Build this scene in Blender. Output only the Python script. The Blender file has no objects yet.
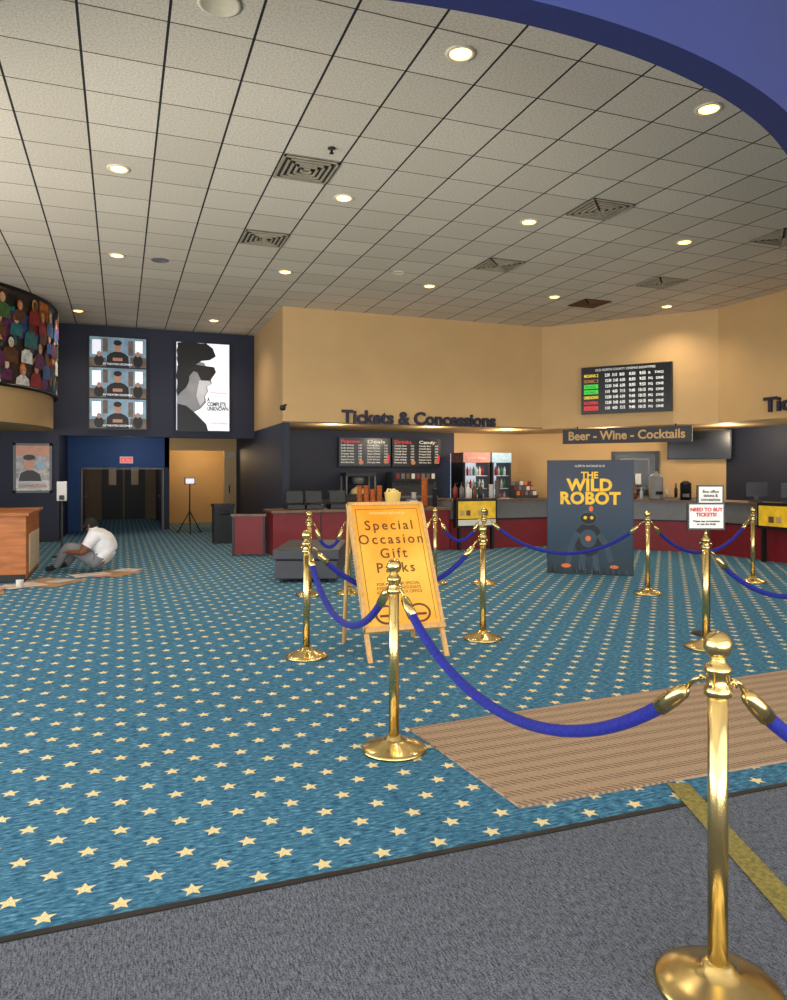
import bpy, math, random
from mathutils import Vector, Matrix
random.seed(7)
scene=bpy.context.scene
COL=scene.collection
try: scene.view_settings.view_transform='Standard'
except Exception: pass

# ------------------------------------------------------------ materials
def lin(c):
    return tuple(((x/255)/12.92 if x/255<=0.04045 else ((x/255+0.055)/1.055)**2.4) for x in c)+(1.0,)
class NT:
    def __init__(s,name):
        s.mat=bpy.data.materials.new(name); s.mat.use_nodes=True
        s.t=s.mat.node_tree; s.n=s.t.nodes; s.p=s.n['Principled BSDF']
    def link(s,a,b): s.t.links.new(a,b)
    def setin(s,sock,v):
        if hasattr(v,'is_output') or isinstance(v,bpy.types.NodeSocket): s.link(v,sock)
        else: sock.default_value=v
    def m(s,op,a,b=0.0,c=None):
        n=s.n.new('ShaderNodeMath'); n.operation=op
        s.setin(n.inputs[0],a); s.setin(n.inputs[1],b)
        if c is not None: s.setin(n.inputs[2],c)
        return n.outputs[0]
    def coord(s,kind='Object'):
        return s.n.new('ShaderNodeTexCoord').outputs[kind]
    def sep(s,v):
        n=s.n.new('ShaderNodeSeparateXYZ'); s.link(v,n.inputs[0]); return n.outputs
    def comb(s,x,y,z=0.0):
        n=s.n.new('ShaderNodeCombineXYZ')
        for i,v in enumerate((x,y,z)): s.setin(n.inputs[i],v)
        return n.outputs[0]
    def noise(s,vec,scale,detail=3,rough=.5,scl=None):
        if scl:
            mp=s.n.new('ShaderNodeMapping'); s.link(vec,mp.inputs[0]); mp.inputs['Scale'].default_value=scl; vec=mp.outputs[0]
        n=s.n.new('ShaderNodeTexNoise'); s.link(vec,n.inputs['Vector']); n.inputs['Scale'].default_value=scale
        n.inputs['Detail'].default_value=detail; n.inputs['Roughness'].default_value=rough
        return n.outputs[0]
    def ramp(s,f,stops):
        n=s.n.new('ShaderNodeValToRGB'); s.link(f,n.inputs[0]); e=n.color_ramp.elements
        while len(e)<len(stops): e.new(0.5)
        for i,(p,c) in enumerate(stops): e[i].position=p; e[i].color=c
        return n.outputs[0]
    def mix(s,f,a,b,bt='MIX'):
        n=s.n.new('ShaderNodeMix'); n.data_type='RGBA'; n.blend_type=bt
        s.setin(n.inputs[0],f); s.setin(n.inputs[6],a); s.setin(n.inputs[7],b)
        return n.outputs[2]
    def bump(s,h,st=.3,d=.01):
        n=s.n.new('ShaderNodeBump'); n.inputs['Strength'].default_value=st; n.inputs['Distance'].default_value=d
        s.link(h,n.inputs['Height']); s.link(n.outputs[0],s.p.inputs['Normal'])
MATS={}
def pm(name,rgb,rough=.6,metal=0,var=.12,scale=8,em=None,es=0,bump=0,sheen=0,coat=0,scl=None):
    if name in MATS: return MATS[name]
    n=NT(name); c=lin(rgb); v=n.coord()
    f=n.noise(v,scale,3,.5,scl)
    lo=tuple(x*(1-var) for x in c[:3])+(1,); hi=tuple(min(1,x*(1+var)) for x in c[:3])+(1,)
    n.link(n.ramp(f,[(.3,lo),(.7,hi)]),n.p.inputs['Base Color'])
    n.p.inputs['Roughness'].default_value=rough; n.p.inputs['Metallic'].default_value=metal
    if em: n.p.inputs['Emission Color'].default_value=lin(em); n.p.inputs['Emission Strength'].default_value=es
    if bump: n.bump(f,bump,.01)
    if sheen: n.p.inputs['Sheen Weight'].default_value=sheen
    if coat: n.p.inputs['Coat Weight'].default_value=coat
    MATS[name]=n.mat; return n.mat

# ------------------------------------------------------------ mesh builder
class MB:
    def __init__(s,name): s.name=name; s.v=[]; s.f=[]; s.mi=[]; s.sm=[]; s.mats=[]
    def idx(s,mat):
        if mat not in s.mats: s.mats.append(mat)
        return s.mats.index(mat)
    def add(s,vs,fs,mat,smooth=False,M=None):
        o=len(s.v); i=s.idx(mat)
        for p in vs:
            p=Vector(p); s.v.append(tuple(M@p if M else p))
        for f in fs: s.f.append([o+k for k in f]); s.mi.append(i); s.sm.append(smooth)
        return s
    def box(s,x0,x1,y0,y1,z0,z1,mat,M=None):
        vs=[(x,y,z) for z in (z0,z1) for x,y in ((x0,y0),(x1,y0),(x1,y1),(x0,y1))]
        return s.add(vs,[(3,2,1,0),(4,5,6,7),(0,1,5,4),(1,2,6,5),(2,3,7,6),(3,0,4,7)],mat,False,M)
    def prism(s,pts,z0,z1,mat,M=None,smooth=False):
        a=sum(pts[i][0]*pts[(i+1)%len(pts)][1]-pts[(i+1)%len(pts)][0]*pts[i][1] for i in range(len(pts)))
        if a<0: pts=pts[::-1]
        n=len(pts); vs=[(x,y,z0) for x,y in pts]+[(x,y,z1) for x,y in pts]
        s.add(vs,[tuple(range(n-1,-1,-1)),tuple(range(n,2*n))],mat,False,M)
        s.add(vs,[(i,(i+1)%n,n+(i+1)%n,n+i) for i in range(n)],mat,smooth,M)
        return s
    def poly(s,pts,mat,M=None,off=0.0):
        return s.add([(p[0],p[1],off) for p in pts],[tuple(range(len(pts)))],mat,False,M)
    def rect(s,x0,x1,y0,y1,mat,M=None,off=0.0):
        return s.poly([(x0,y0),(x1,y0),(x1,y1),(x0,y1)],mat,M,off)
    def disc(s,cx,cy,rx,ry,mat,M=None,off=0.0,n=20):
        return s.poly([(cx+rx*math.cos(2*math.pi*i/n),cy+ry*math.sin(2*math.pi*i/n)) for i in range(n)],mat,M,off)
    def lathe(s,prof,mat,c=(0,0,0),seg=28,M=None,smooth=True):
        vs=[];fs=[]
        for r,z in prof:
            for k in range(seg):
                a=2*math.pi*k/seg; vs.append((c[0]+r*math.cos(a),c[1]+r*math.sin(a),c[2]+z))
        for i in range(len(prof)-1):
            for k in range(seg):
                a=i*seg+k; b=i*seg+(k+1)%seg; fs.append((a,b,b+seg,a+seg))
        fs.append(tuple(range(seg-1,-1,-1))); fs.append(tuple((len(prof)-1)*seg+k for k in range(seg)))
        return s.add(vs,fs,mat,smooth,M)
    def tube(s,pts,r,mat,seg=10,M=None,smooth=True):
        pts=[Vector(p) for p in pts]; n=len(pts); rs=r if isinstance(r,(list,tuple)) else [r]*n
        vs=[];fs=[];up=None
        for i,p in enumerate(pts):
            t=(pts[min(i+1,n-1)]-pts[max(i-1,0)]).normalized()
            if up is None:
                up=Vector((0,0,1)) if abs(t.z)<.9 else Vector((1,0,0))
            a=t.cross(up).normalized(); b=a.cross(t).normalized(); up=b
            for k in range(seg):
                q=2*math.pi*k/seg; vs.append(tuple(p+(a*math.cos(q)+b*math.sin(q))*rs[i]))
        for i in range(n-1):
            for k in range(seg):
                a=i*seg+k;b=i*seg+(k+1)%seg; fs.append((a,a+seg,b+seg,b))
        fs.append(tuple(range(seg))); fs.append(tuple((n-1)*seg+k for k in range(seg-1,-1,-1)))
        return s.add(vs,fs,mat,smooth,M)
    def text(s,body,size,mat,M,x=0,y=0,off=.006,ext=0.0,align='LEFT',bold=0.0,space=1.0,width=None,line=1.0):
        cu=bpy.data.curves.new('t','FONT'); cu.body=body; cu.size=size; cu.extrude=ext; cu.align_x=align
        cu.offset=bold; cu.space_character=space; cu.space_line=line; cu.resolution_u=3
        ob=bpy.data.objects.new('t',cu); COL.objects.link(ob)
        bpy.context.view_layer.update()
        dg=bpy.context.evaluated_depsgraph_get(); me=ob.evaluated_get(dg).to_mesh()
        vs=[tuple(v.co) for v in me.vertices]; fs=[tuple(p.vertices) for p in me.polygons]
        ob.evaluated_get(dg).to_mesh_clear()
        bpy.data.objects.remove(ob); bpy.data.curves.remove(cu)
        k=1.0
        if width and vs:
            w=max(v[0] for v in vs)-min(v[0] for v in vs); k=width/w
        s.add([(v[0]*k+x,v[1]+y,v[2]+off) for v in vs],fs,mat,False,M)
        return s
    def done(s,bevel=0,parent=None):
        me=bpy.data.meshes.new(s.name); me.from_pydata(s.v,[],s.f)
        for m in s.mats: me.materials.append(m)
        for p,i,k in zip(me.polygons,s.mi,s.sm): p.material_index=i; p.use_smooth=k
        me.update(); ob=bpy.data.objects.new(s.name,me); COL.objects.link(ob)
        if bevel:
            b=ob.modifiers.new('bevel','BEVEL'); b.width=bevel; b.segments=2; b.limit_method='ANGLE'
        if parent: ob.parent=parent
        return ob
def frame(p0,p1,z,lean=0.0):
    """x along p0->p1, y up, z outwards (to the viewer's side when p0 is the viewer's left)"""
    x=Vector((p1[0]-p0[0],p1[1]-p0[1],0)).normalized(); y=Vector((0,0,1)); n=x.cross(y)
    y=(y-n*lean).normalized(); n=x.cross(y)
    M=Matrix((x,y,n)).transposed().to_4x4(); M.translation=Vector((p0[0],p0[1],z)); return M
def dist(a,b): return math.hypot(a[0]-b[0],a[1]-b[1])

# ------------------------------------------------------------ surface materials
def carpet_mat():
    n=NT('star_carpet'); v=n.coord(); x,y,_=n.sep(v)
    PX,PY=.235,.135
    row=n.m('FLOOR',n.m('DIVIDE',y,PY))
    xs=n.m('ADD',x,n.m('MULTIPLY',row,PX/2))
    xm=n.m('SUBTRACT',n.m('FLOORED_MODULO',xs,PX),PX/2); ym=n.m('SUBTRACT',n.m('FLOORED_MODULO',y,PY),PY/2)
    rho=n.m('SQRT',n.m('ADD',n.m('MULTIPLY',xm,xm),n.m('MULTIPLY',ym,ym)))
    th=n.m('ARCTAN2',xm,ym)
    seg=2*math.pi/5
    t=n.m('ABSOLUTE',n.m('SUBTRACT',n.m('FLOORED_MODULO',n.m('ADD',th,seg/2+4*math.pi),seg),seg/2))
    R=.041; ri=R*.46; Bx=ri*math.cos(math.pi/5); By=ri*math.sin(math.pi/5)
    val=n.m('ADD',n.m('MULTIPLY',n.m('SUBTRACT',n.m('MULTIPLY',rho,n.m('COSINE',t)),R),By),n.m('MULTIPLY',n.m('MULTIPLY',rho,n.m('SINE',t)),R-Bx))
    star=n.m('LESS_THAN',val,0.0)
    f=n.noise(v,1,4,.65,(22,75,1)); g=n.noise(v,1.2,3,.6)
    base=n.ramp(f,[(.33,lin((24,62,94))),(.52,lin((64,122,156))),(.72,lin((122,176,200)))])
    base=n.mix(n.m('MULTIPLY',g,.35),base,lin((56,88,104)))
    fs=n.noise(v,150,2)
    sc=n.ramp(fs,[(.3,lin((210,192,134))),(.7,lin((250,236,180)))])
    n.link(n.mix(n.m('MULTIPLY',star,.93),base,sc),n.p.inputs['Base Color'])
    n.p.inputs['Roughness'].default_value=.95; n.p.inputs['Specular IOR Level'].default_value=.15
    n.bump(f,.25,.01); return n.mat
def ceiling_mat():
    n=NT('acoustic_tile'); v=n.coord(); x,y,_=n.sep(v); T=.61
    def line(c,o,w):
        q=n.m('DIVIDE',n.m('SUBTRACT',c,o-20*T),T); fr=n.m('FRACT',q)
        d=n.m('ABSOLUTE',n.m('SUBTRACT',fr,.5)); return n.m('GREATER_THAN',d,.5-w/T/2),n.m('FLOOR',q)
    lx,ix=line(x,1.545,.02); ly,iy=line(y,7.31,.014)
    wn=n.n.new('ShaderNodeTexWhiteNoise'); wn.noise_dimensions='2D'; n.link(n.comb(ix,iy),wn.inputs['Vector'])
    sp=n.noise(v,60,4,.7)
    base=n.ramp(sp,[(.36,lin((190,174,152))),(.56,lin((224,211,190)))])
    base=n.mix(n.m('MULTIPLY',wn.outputs['Value'],.2),base,lin((152,134,108)))
    c=n.mix(ly,base,lin((84,70,52))); c=n.mix(lx,c,lin((24,20,17)))
    n.link(c,n.p.inputs['Base Color']); n.p.inputs['Roughness'].default_value=.95; n.bump(sp,.2,.006); return n.mat
def greymat():
    n=NT('ribbed_grey_mat'); v=n.coord()
    f=n.noise(v,200,3,.7); g=n.noise(v,1,2,.6,(180,30,1)); h=n.noise(v,3,2)
    c=n.ramp(n.m('ADD',n.m('MULTIPLY',f,.6),n.m('MULTIPLY',g,.4)),[(.38,lin((38,41,50))),(.62,lin((136,144,158)))])
    c=n.mix(n.m('MULTIPLY',h,.3),c,lin((74,78,86)))
    n.link(c,n.p.inputs['Base Color']); n.p.inputs['Roughness'].default_value=.95; n.p.inputs['Specular IOR Level'].default_value=.1
    n.bump(f,.6,.01); return n.mat
def tanmat():
    n=NT('tan_ribbed_mat'); v=n.coord(); x,y,_=n.sep(v)
    P=.105
    q=n.m('DIVIDE',n.m('ADD',y,10),P); r=n.m('FLOOR',q); fr=n.m('FRACT',q)
    d=n.m('FRACT',n.m('DIVIDE',n.m('ADD',n.m('ADD',x,10),n.m('MULTIPLY',y,.7)),.034))
    a=n.m('GREATER_THAN',d,.5); b=n.m('GREATER_THAN',fr,.5)
    k=n.m('MULTIPLY',a,b); f=n.noise(v,200,3,.7)
    c=n.ramp(f,[(.3,lin((142,118,94))),(.7,lin((188,162,134)))])
    c=n.mix(n.m('MULTIPLY',k,.62),c,lin((92,72,56)))
    n.link(c,n.p.inputs['Base Color']); n.p.inputs['Roughness'].default_value=.95; n.bump(n.m('SUBTRACT',f,k),.5,.008); return n.mat
CARPET=carpet_mat(); CEIL=ceiling_mat(); GREY=greymat(); TANM=tanmat()
MURAL=pm('mural_dark_ground',(48,34,32),.4,var=.6,scale=6)
NAVY=pm('navy_paint',(32,36,58),.6,var=.05,scale=2)
NAVY2=pm('navy_dark_paint',(30,36,56),.6,var=.05)
BLUE=pm('royal_blue_paint',(32,46,104),.6,var=.04,scale=1.5)
TAN=pm('tan_paint',(198,162,110),.7,var=.04,scale=1.5)
TEALB=pm('teal_blue_paint',(24,70,124),.6,var=.06)
BLACK=pm('black_plastic',(14,14,16),.4,var=.1)
DGREY=pm('dark_grey',(48,50,54),.6,var=.1)
WHITE=pm('white_paper',(225,222,215),.6,var=.03)
BRASS=pm('polished_brass',(214,190,128),.24,metal=1,var=.06,scale=20)
VELVET=pm('blue_velvet',(5,20,128),.8,var=.35,scale=60,bump=.3,sheen=.03)
RED=pm('red_laminate',(120,16,26),.5,var=.08)
GLAM=pm('grey_laminate',(112,112,112),.4,var=.08)
BRWN=pm('brown_counter_top',(105,78,58),.4,var=.2)
WOOD=pm('light_pine_wood',(206,160,98),.55,var=.15,scale=3,scl=(20,20,2))
CWOOD=pm('orange_plywood',(168,98,42),.5,var=.3,scale=1.5,scl=(2,2,14))
CREAM=pm('cream_panel',(190,175,150),.6,var=.08)

# ------------------------------------------------------------ room shell
ZC=4.7
MB('floor').box(-5.6,13.4,2.555,25.2,-.1,0,CARPET).done()
MB('floor_entrance_mat').box(-5.6,13.4,-3.2,2.53,-.1,.004,GREY).done()
MB('trim_carpet_edge').box(-5.6,13.4,2.53,2.56,-.1,.008,BLACK).done()
MB('ceiling').box(-5.6,13.4,-3.2,17.3,ZC,ZC+.1,CEIL).done()
w=MB('wall_far'); w.box(-5.6,-1.24,17.2,17.4,0,ZC,NAVY); w.box(-1.24,2.94,17.2,17.4,2.28,ZC,NAVY); w.done()
w=MB('wall_side'); w.box(2.94,3.08,14.02,20.0,0,2.45,NAVY2); w.done()
sp=[(2.94,17.4),(2.94,14),(8.75,14),(11,11.2),(11,4.5),(13.4,4.5),(13.4,17.4)]
MB('wall_soffit').prism(sp,2.45,ZC,TAN).done()
tr=MB('trim_soffit'); tr.box(2.93,8.74,13.985,14.0,2.45,2.475,BRWN); tr.done()
MB('wall_recess').prism([(3.08,16.2),(7.64,16.2),(7.64,16.4),(3.08,16.4)],0,2.45,NAVY2).done()
MB('wall_bar').prism([(7.64,16.2),(9.4,16.2),(12.6,12.6),(12.75,12.7),(9.5,16.4),(7.64,16.4)],0,2.45,TAN).done()
w=MB('wall_right'); w.box(12.6,12.8,4.4,12.6,0,2.45,NAVY2); w.box(13.2,13.4,-3.2,17.4,0,ZC,TAN); w.done()
w=MB('wall_left'); w.box(-5.6,-5.4,10.0,17.4,0,ZC,NAVY); w.box(-5.6,-5.4,-3.2,10,4.1,ZC,NAVY); w.box(-5.6,-5.4,-3.2,10,0,.3,NAVY)  # unseen wall, wide openings added to let sky light onto the ceiling
for y in (-3.2,.1,3.4,6.7): w.box(-5.6,-5.4,y,y+.25,.3,4.1,NAVY)
w.done()
w=MB('wall_rear'); w.box(-5.6,13.4,-3.4,-3.2,4.2,ZC,BLUE)
for x in (-5.6,-2.8,0,2.8,5.6,8.4,13.2): w.box(x,x+.2,-3.4,-3.2,0,4.2,DGREY)
w.done()
w=MB('window_1')
for x in (-2.8,0,2.8,5.6): w.box(x+1.37,x+1.43,-3.33,-3.27,0,4.2,DGREY)
w.box(-5.6,13.2,-3.33,-3.27,2.3,2.38,DGREY); w.done()

# curved blue bulkhead over the entrance
yaw=math.radians(20.5); Fv=Vector((math.sin(yaw),math.cos(yaw))); Rv=Vector((math.cos(yaw),-math.sin(yaw)))
C=Vector((1.888,7.62))
def arc(r,a0,a1,n): return [tuple(C+Rv*(r*math.sin(math.radians(a0+(a1-a0)*i/n)))-Fv*(r*math.cos(math.radians(a0+(a1-a0)*i/n)))) for i in range(n+1)]
ri=arc(4.57,-45,50,60); ro=arc(4.74,-45,50,60)
def ext(p,q,L):
    d=(Vector(p)-Vector(q)).normalized(); return tuple(Vector(p)+d*L)
ri.append(ext(ri[-1],ri[-2],9.5)); ro.append(ext(ro[-1],ro[-2],9.5))
ri.insert(0,(-5.4,ri[0][1])); ro.insert(0,(-5.4,ro[0][1]))  # unseen left run is shaped to let low light reach the ceiling
BDARK=pm('bulkhead_underside_shade',(24,34,84),.6,var=.04)  # shade put into the colour: darker copy of the bulkhead blue
bk=MB('wall_bulkhead'); n=len(ri)
vs=[(x,y,z) for P in (ri,ro) for z in (3.6,ZC) for x,y in P]
q=lambda a,b,i:(a*2+b)*n+i
bk.add(vs,[(q(1,0,i),q(1,0,i+1),q(1,1,i+1),q(1,1,i)) for i in range(n-1)],BLUE,True)
bk.add(vs,[(q(0,0,i+1),q(0,0,i),q(0,1,i),q(0,1,i+1)) for i in range(n-1)],BLUE,True)
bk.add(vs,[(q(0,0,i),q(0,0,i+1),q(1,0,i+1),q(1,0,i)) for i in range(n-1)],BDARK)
bk.done()

# left drum with a painted collage of film characters
def darc(r): return [(-4.4+r*math.cos(t),15.95+r*math.sin(t)) for t in [math.radians(-80+i*(80+22.6)/40) for i in range(41)]]
cv=darc(3.2); lo=darc(3.14)
d=MB('wall_mural_drum'); d.prism(cv+[(-5.3,17.19),(-5.3,12.8)],2.98,ZC,MURAL,smooth=True)
d.prism(lo+[(-5.3,17.19),(-5.3,12.9)],2.35,2.97,TAN,smooth=True)
d.tube([(p[0]+.01,p[1],2.98) for p in cv],.03,BLACK,8); d.tube([(p[0]+.0,p[1],4.68) for p in cv],.03,BLACK,8)
pal={k:pm('mural_'+k,c,.45,var=.35,scale=12) for k,c in dict(skin=(214,160,118),pale=(226,206,180),red=(150,34,30),gold=(206,156,60),blue=(50,80,130),teal=(40,110,110),brown=(96,58,36),black=(16,14,16),white=(230,226,216),plum=(90,40,80),green=(60,96,48),orange=(206,104,40)).items()}
rl=random.Random(3); lay=[0]
def cyl(pts,mat):   # pts: (arc metres, z) wrapped on the drum
    lay[0]+=1; r=3.205+lay[0]*.00012
    vs=[(-4.4+r*math.cos(a/3.2),15.95+r*math.sin(a/3.2),max(3.02,min(4.64,z))) for a,z in pts]
    d.add(vs,[tuple(range(len(vs)))],mat)
def ell(a,z,ra,rz,mat,n=12): cyl([(a+ra*math.cos(2*math.pi*i/n),z+rz*math.sin(2*math.pi*i/n)) for i in range(n)],mat)
names=list(pal)
for i in range(26):
    a=rl.uniform(-3.9,1.0); z=rl.uniform(3.1,4.6); w_=rl.uniform(.15,.3); h_=rl.uniform(.15,.4)
    cyl([(a-w_,z-h_),(a+w_,z-h_*rl.uniform(.6,1)),(a+w_*.8,z+h_),(a-w_*.9,z+h_*.8)],pal[rl.choice(['red','gold','blue','teal','brown','plum','green','orange','black'])])
for z0 in (3.15,3.55,3.95,4.3):
    a=-3.8+rl.uniform(0,.2)
    while a<1.05:
        s_=rl.uniform(.8,1.25); z=z0+rl.uniform(-.1,.1); body=pal[rl.choice(['black','red','blue','brown','white','green','plum','teal'])]; hair=pal[rl.choice(['black','brown','gold','black','orange'])]; sk=pal[rl.choice(['skin','pale','skin','brown'])]
        cyl([(a-.17*s_,z-.22*s_),(a+.17*s_,z-.22*s_),(a+.15*s_,z-.02*s_),(a+.05*s_,z+.04*s_),(a-.05*s_,z+.04*s_),(a-.15*s_,z-.02*s_)],body)
        ell(a,z+.13*s_,.085*s_,.105*s_,hair); ell(a+.01,z+.11*s_,.06*s_,.085*s_,sk)
        ell(a-.015*s_,z+.125*s_,.012*s_,.008*s_,pal['black'],6); ell(a+.035*s_,z+.125*s_,.012*s_,.008*s_,pal['black'],6)
        if rl.random()<.4: cyl([(a-.11*s_,z+.18*s_),(a+.12*s_,z+.18*s_),(a+.07*s_,z+.27*s_),(a-.06*s_,z+.27*s_)],pal[rl.choice(['brown','black','gold'])])
        a+=rl.uniform(.27,.42)
d.done()

# alcove beyond the doorway
HALL=pm('hall_paint',(120,104,84),.7,var=.05)
w=MB('wall_alcove'); w.box(-1.44,-1.24,17.4,25.0,0,2.4,NAVY2); w.box(-1.24,1.2,20,20.2,1.62,2.4,TEALB); w.box(-1.24,-.95,20,20.2,0,1.62,TEALB)
w.box(2.62,3.1,20,20.2,0,2.4,TAN); w.box(1.2,2.62,20,20.2,2.08,2.4,TAN); w.box(1.08,1.2,20,25,0,2.4,NAVY2)
w.box(1.2,3.1,22.4,22.6,0,2.4,TAN); w.box(2.94,3.1,20.2,22.6,0,2.4,TAN); w.box(-1.24,1.1,25,25.2,0,2.4,HALL); w.done()
MB('ceiling_alcove').box(-1.5,3.1,17.4,25.2,2.4,2.44,NAVY2).done()
dd=MB('door_1')
for x in (-.94,1.03): dd.box(x,x+.04,20.05,20.1,.005,1.6,GLAM)
dd.box(-.94,1.07,20.05,20.1,1.57,1.61,GLAM)
for s_,x in ((1,-.9),(-1,1.02)):   # two leaves standing open into the hall
    dd.box(x-.02,x+.02,20.12,21.0,.01,1.6,DGREY); dd.box(x-.05*(-s_) -.01,x-.05*(-s_)+.01,20.2,20.9,.85,.88,GLAM)
dd.done()
dd=MB('door_3')
for x in (-.55,.12): dd.box(x,x+.62,24.93,24.98,.005,1.95,DGREY); dd.box(x+.2,x+.42,24.92,24.93,1.1,1.7,CREAM)
dd.box(-.6,.8,24.94,24.99,1.95,2.0,GLAM); dd.done()
dd=MB('door_2'); dd.box(2.66,2.92,19.94,19.99,.005,2.05,CREAM); dd.box(2.70,2.88,19.93,19.94,.2,1.9,TAN)
dd.box(2.72,2.75,19.88,19.93,.95,1.15,BLACK); dd.done()
SREDE=pm('exit_red_glow',(230,30,20),.5,em=(255,40,25),es=1.2)
e=MB('exit_sign'); e.box(-.02,.3,19.9,19.99,1.72,1.9,WHITE); e.text('EXIT',.15,SREDE,frame((-.02,19.895),(1,19.895),1.72),x=.02,y=.035,width=.27,bold=.003); e.done()
bd=MB('baseboard_far'); bd.box(-5.4,-1.24,17.17,17.2,0,.1,BLACK); bd.done()

# ------------------------------------------------------------ stanchions and ropes
def stanchion(x,y,ball=True):
    b=MB('rope_stanchion'); c=(x,y,.001 if y>2.53 else .005)
    b.lathe([(.168,.0),(.17,.012),(.16,.02),(.12,.034),(.07,.05),(.045,.062),(.04,.075),(.03,.08)],BRASS,c,40)
    b.lathe([(.027,.07),(.027,.90)],BRASS,c,24)
    b.lathe([(.027,.82),(.037,.825),(.037,.845),(.031,.85),(.031,.885),(.037,.89),(.037,.905),(.03,.91),(.02,.925),(.02,.935)],BRASS,c,24)
    if ball:
        b.lathe([(.012,.925)]+[(max(.004,.039*math.sin(math.pi*i/12)),.966-.039*math.cos(math.pi*i/12)) for i in range(1,13)],BRASS,c,24)
    for k in range(4):
        a=math.pi/2*k+.4; b.tube([(x+.034*math.cos(a),y+.034*math.sin(a),.868),(x+.048*math.cos(a),y+.048*math.sin(a),.878),(x+.05*math.cos(a),y+.05*math.sin(a),.86)],.005,BRASS,6)
    return b
S=dict(s1=(1.57,1.60),s2=(1.345,3.59),s3=(1.38,5.66),s4=(2.98,5.73),s5=(4.49,8.60),s6=(5.97,7.19),s8=(7.95,7.49),s9=(3.9,8.86),s10=(2.12,8.55),s11=(2.6,8.5),sA=(3.2,1.55),sB=(6.35,4.6))
for k,p in S.items(): stanchion(*p).done()
def rope(p,q,sag,z0=.868,z1=.868):
    b=MB('velvet_rope'); p=Vector((p[0],p[1],z0)); q=Vector((q[0],q[1],z1)); L=(q-p).length
    d=(q-p).normalized(); p2=p+d*.05; q2=q-d*.05; N=36
    def pt(t):
        u=2*t-1; k=1.3; c=(math.cosh(k*u)-math.cosh(k))/(math.cosh(k)-1)
        v=p2.lerp(q2,t); v.z+=c*sag; return v
    pts=[pt(i/N) for i in range(N+1)]
    Lr=(q2-p2).length; k=max(2,int(round(.07/Lr*N)))
    b.tube(pts[k:N-k+1],.022,VELVET,12)
    for seq in (pts[:k+2],pts[::-1][:k+2]):
        a=seq[0]; e=seq[-1]
        b.tube([a.lerp(e,.35),a.lerp(e,.45),a.lerp(e,.7),a.lerp(e,1.0)],[.010,.022,.026,.026],BRASS,14)
        b.tube([a+Vector((0,0,.0)),a.lerp(e,.2)+Vector((0,0,.012)),a.lerp(e,.4)],.007,BRASS,8)
    return b.done()
rope(S['s1'],S['s2'],.39); rope(S['s1'],S['sA'],.36); rope(S['s2'],S['s3'],.39); rope(S['s3'],S['s4'],.40)
rope(S['s5'],S['s6'],.42); rope(S['s6'],S['s8'],.42); rope(S['s9'],S['s5'],.3); rope(S['s11'],S['s9'],.4); rope(S['s10'],S['s11'],.3)
SG=(4.57,4.79)
b=stanchion(SG[0],SG[1],False); b.name='sign_stanchion'
BEH=Vector((SG[0],SG[1])); r0=tuple(BEH-Rv*.155); r1=tuple(BEH+Rv*.155)
M=frame(r0,r1,.985)
REDT=pm('red_ink',(190,30,30),.6); INK=pm('black_ink',(25,22,22),.6)
b.box(0,.31,0,.225,-.012,.012,BLACK,M); b.rect(.014,.296,.014,.211,WHITE,M,.0135)
b.lathe([(.012,.92),(.012,.99)],BRASS,(SG[0],SG[1],0),12)
b.text('NEED TO BUY\nTICKETS?',.042,REDT,M,x=.155,y=.155,off=.015,align='CENTER',bold=.002)
b.text('Please see concessions\nor use the kiosk',.024,INK,M,x=.155,y=.065,off=.015,align='CENTER',bold=.001)
b.done()
rope(SG,S['sB'],.44,.80,.868)
P2=(4.98,5.08+.1)
b=MB('floor_sign_stand'); b.lathe([(.15,0.001),(.15,.012),(.02,.03),(.012,.04),(.012,1.0)],BLACK,(P2[0],P2[1],0),24)
M=frame(tuple(Vector(P2)-Rv*.11),tuple(Vector(P2)+Rv*.13),.99); b.box(0,.24,0,.36,-.01,.01,BLACK,M); b.rect(.014,.226,.014,.346,WHITE,M,.0115)
b.text('Box office\ntickets &\nconcessions',.036,INK,M,x=.12,y=.29,off=.013,align='CENTER',bold=.001); b.text('Box office tickets\nconcessions\nand bar this way',.024,INK,M,x=.12,y=.12,off=.013,align='CENTER',bold=.001); b.done()

# ------------------------------------------------------------ easel sign
b=MB('easel_sign'); ex0,ex1=1.78,2.46; ey=5.29
M=frame((ex0,ey),(ex1,ey),0.002,.49)
GOLD=NT('gold_poster'); v=GOLD.coord(); xx,yy,zz=GOLD.sep(v)
f=GOLD.noise(v,2.2,3); g=GOLD.m('ADD',GOLD.m('MULTIPLY',f,.8),GOLD.m('MULTIPLY',GOLD.m('ABSOLUTE',GOLD.m('SUBTRACT',zz,.7)),.7))
GOLD.link(GOLD.ramp(g,[(.3,lin((252,206,90))),(.8,lin((230,146,26)))]),GOLD.p.inputs['Base Color']); GOLD.p.inputs['Roughness'].default_value=.35
GOLDM=GOLD.mat; BR=pm('brown_ink',(104,52,14),.6); PALE=pm('pale_yellow_ink',(250,226,150),.6)
W=ex1-ex0; y0=.245; y1=1.34
b.box(0,W,y0,y1,-.012,.0,WOOD,M)
for (a,c_,d_,e_) in ((0,W,y0,y0+.03),(0,W,y1-.03,y1),(0,.03,y0,y1),(W-.03,W,y0,y1)): b.box(a,c_,d_,e_,0,.018,WOOD,M)
b.rect(.03,W-.03,y0+.03,y1-.03,GOLDM,M,.004)
b.rect(.06,W-.06,y1-.064,y1-.06,BR,M,.006); b.rect(.06,.064,y0+.06,y1-.06,BR,M,.006); b.rect(W-.064,W-.06,y0+.06,y1-.06,BR,M,.006)
b.text('FANDANGO REWARDS',.03,PALE,M,x=W/2,y=y1-.11,off=.007,align='CENTER')
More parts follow.
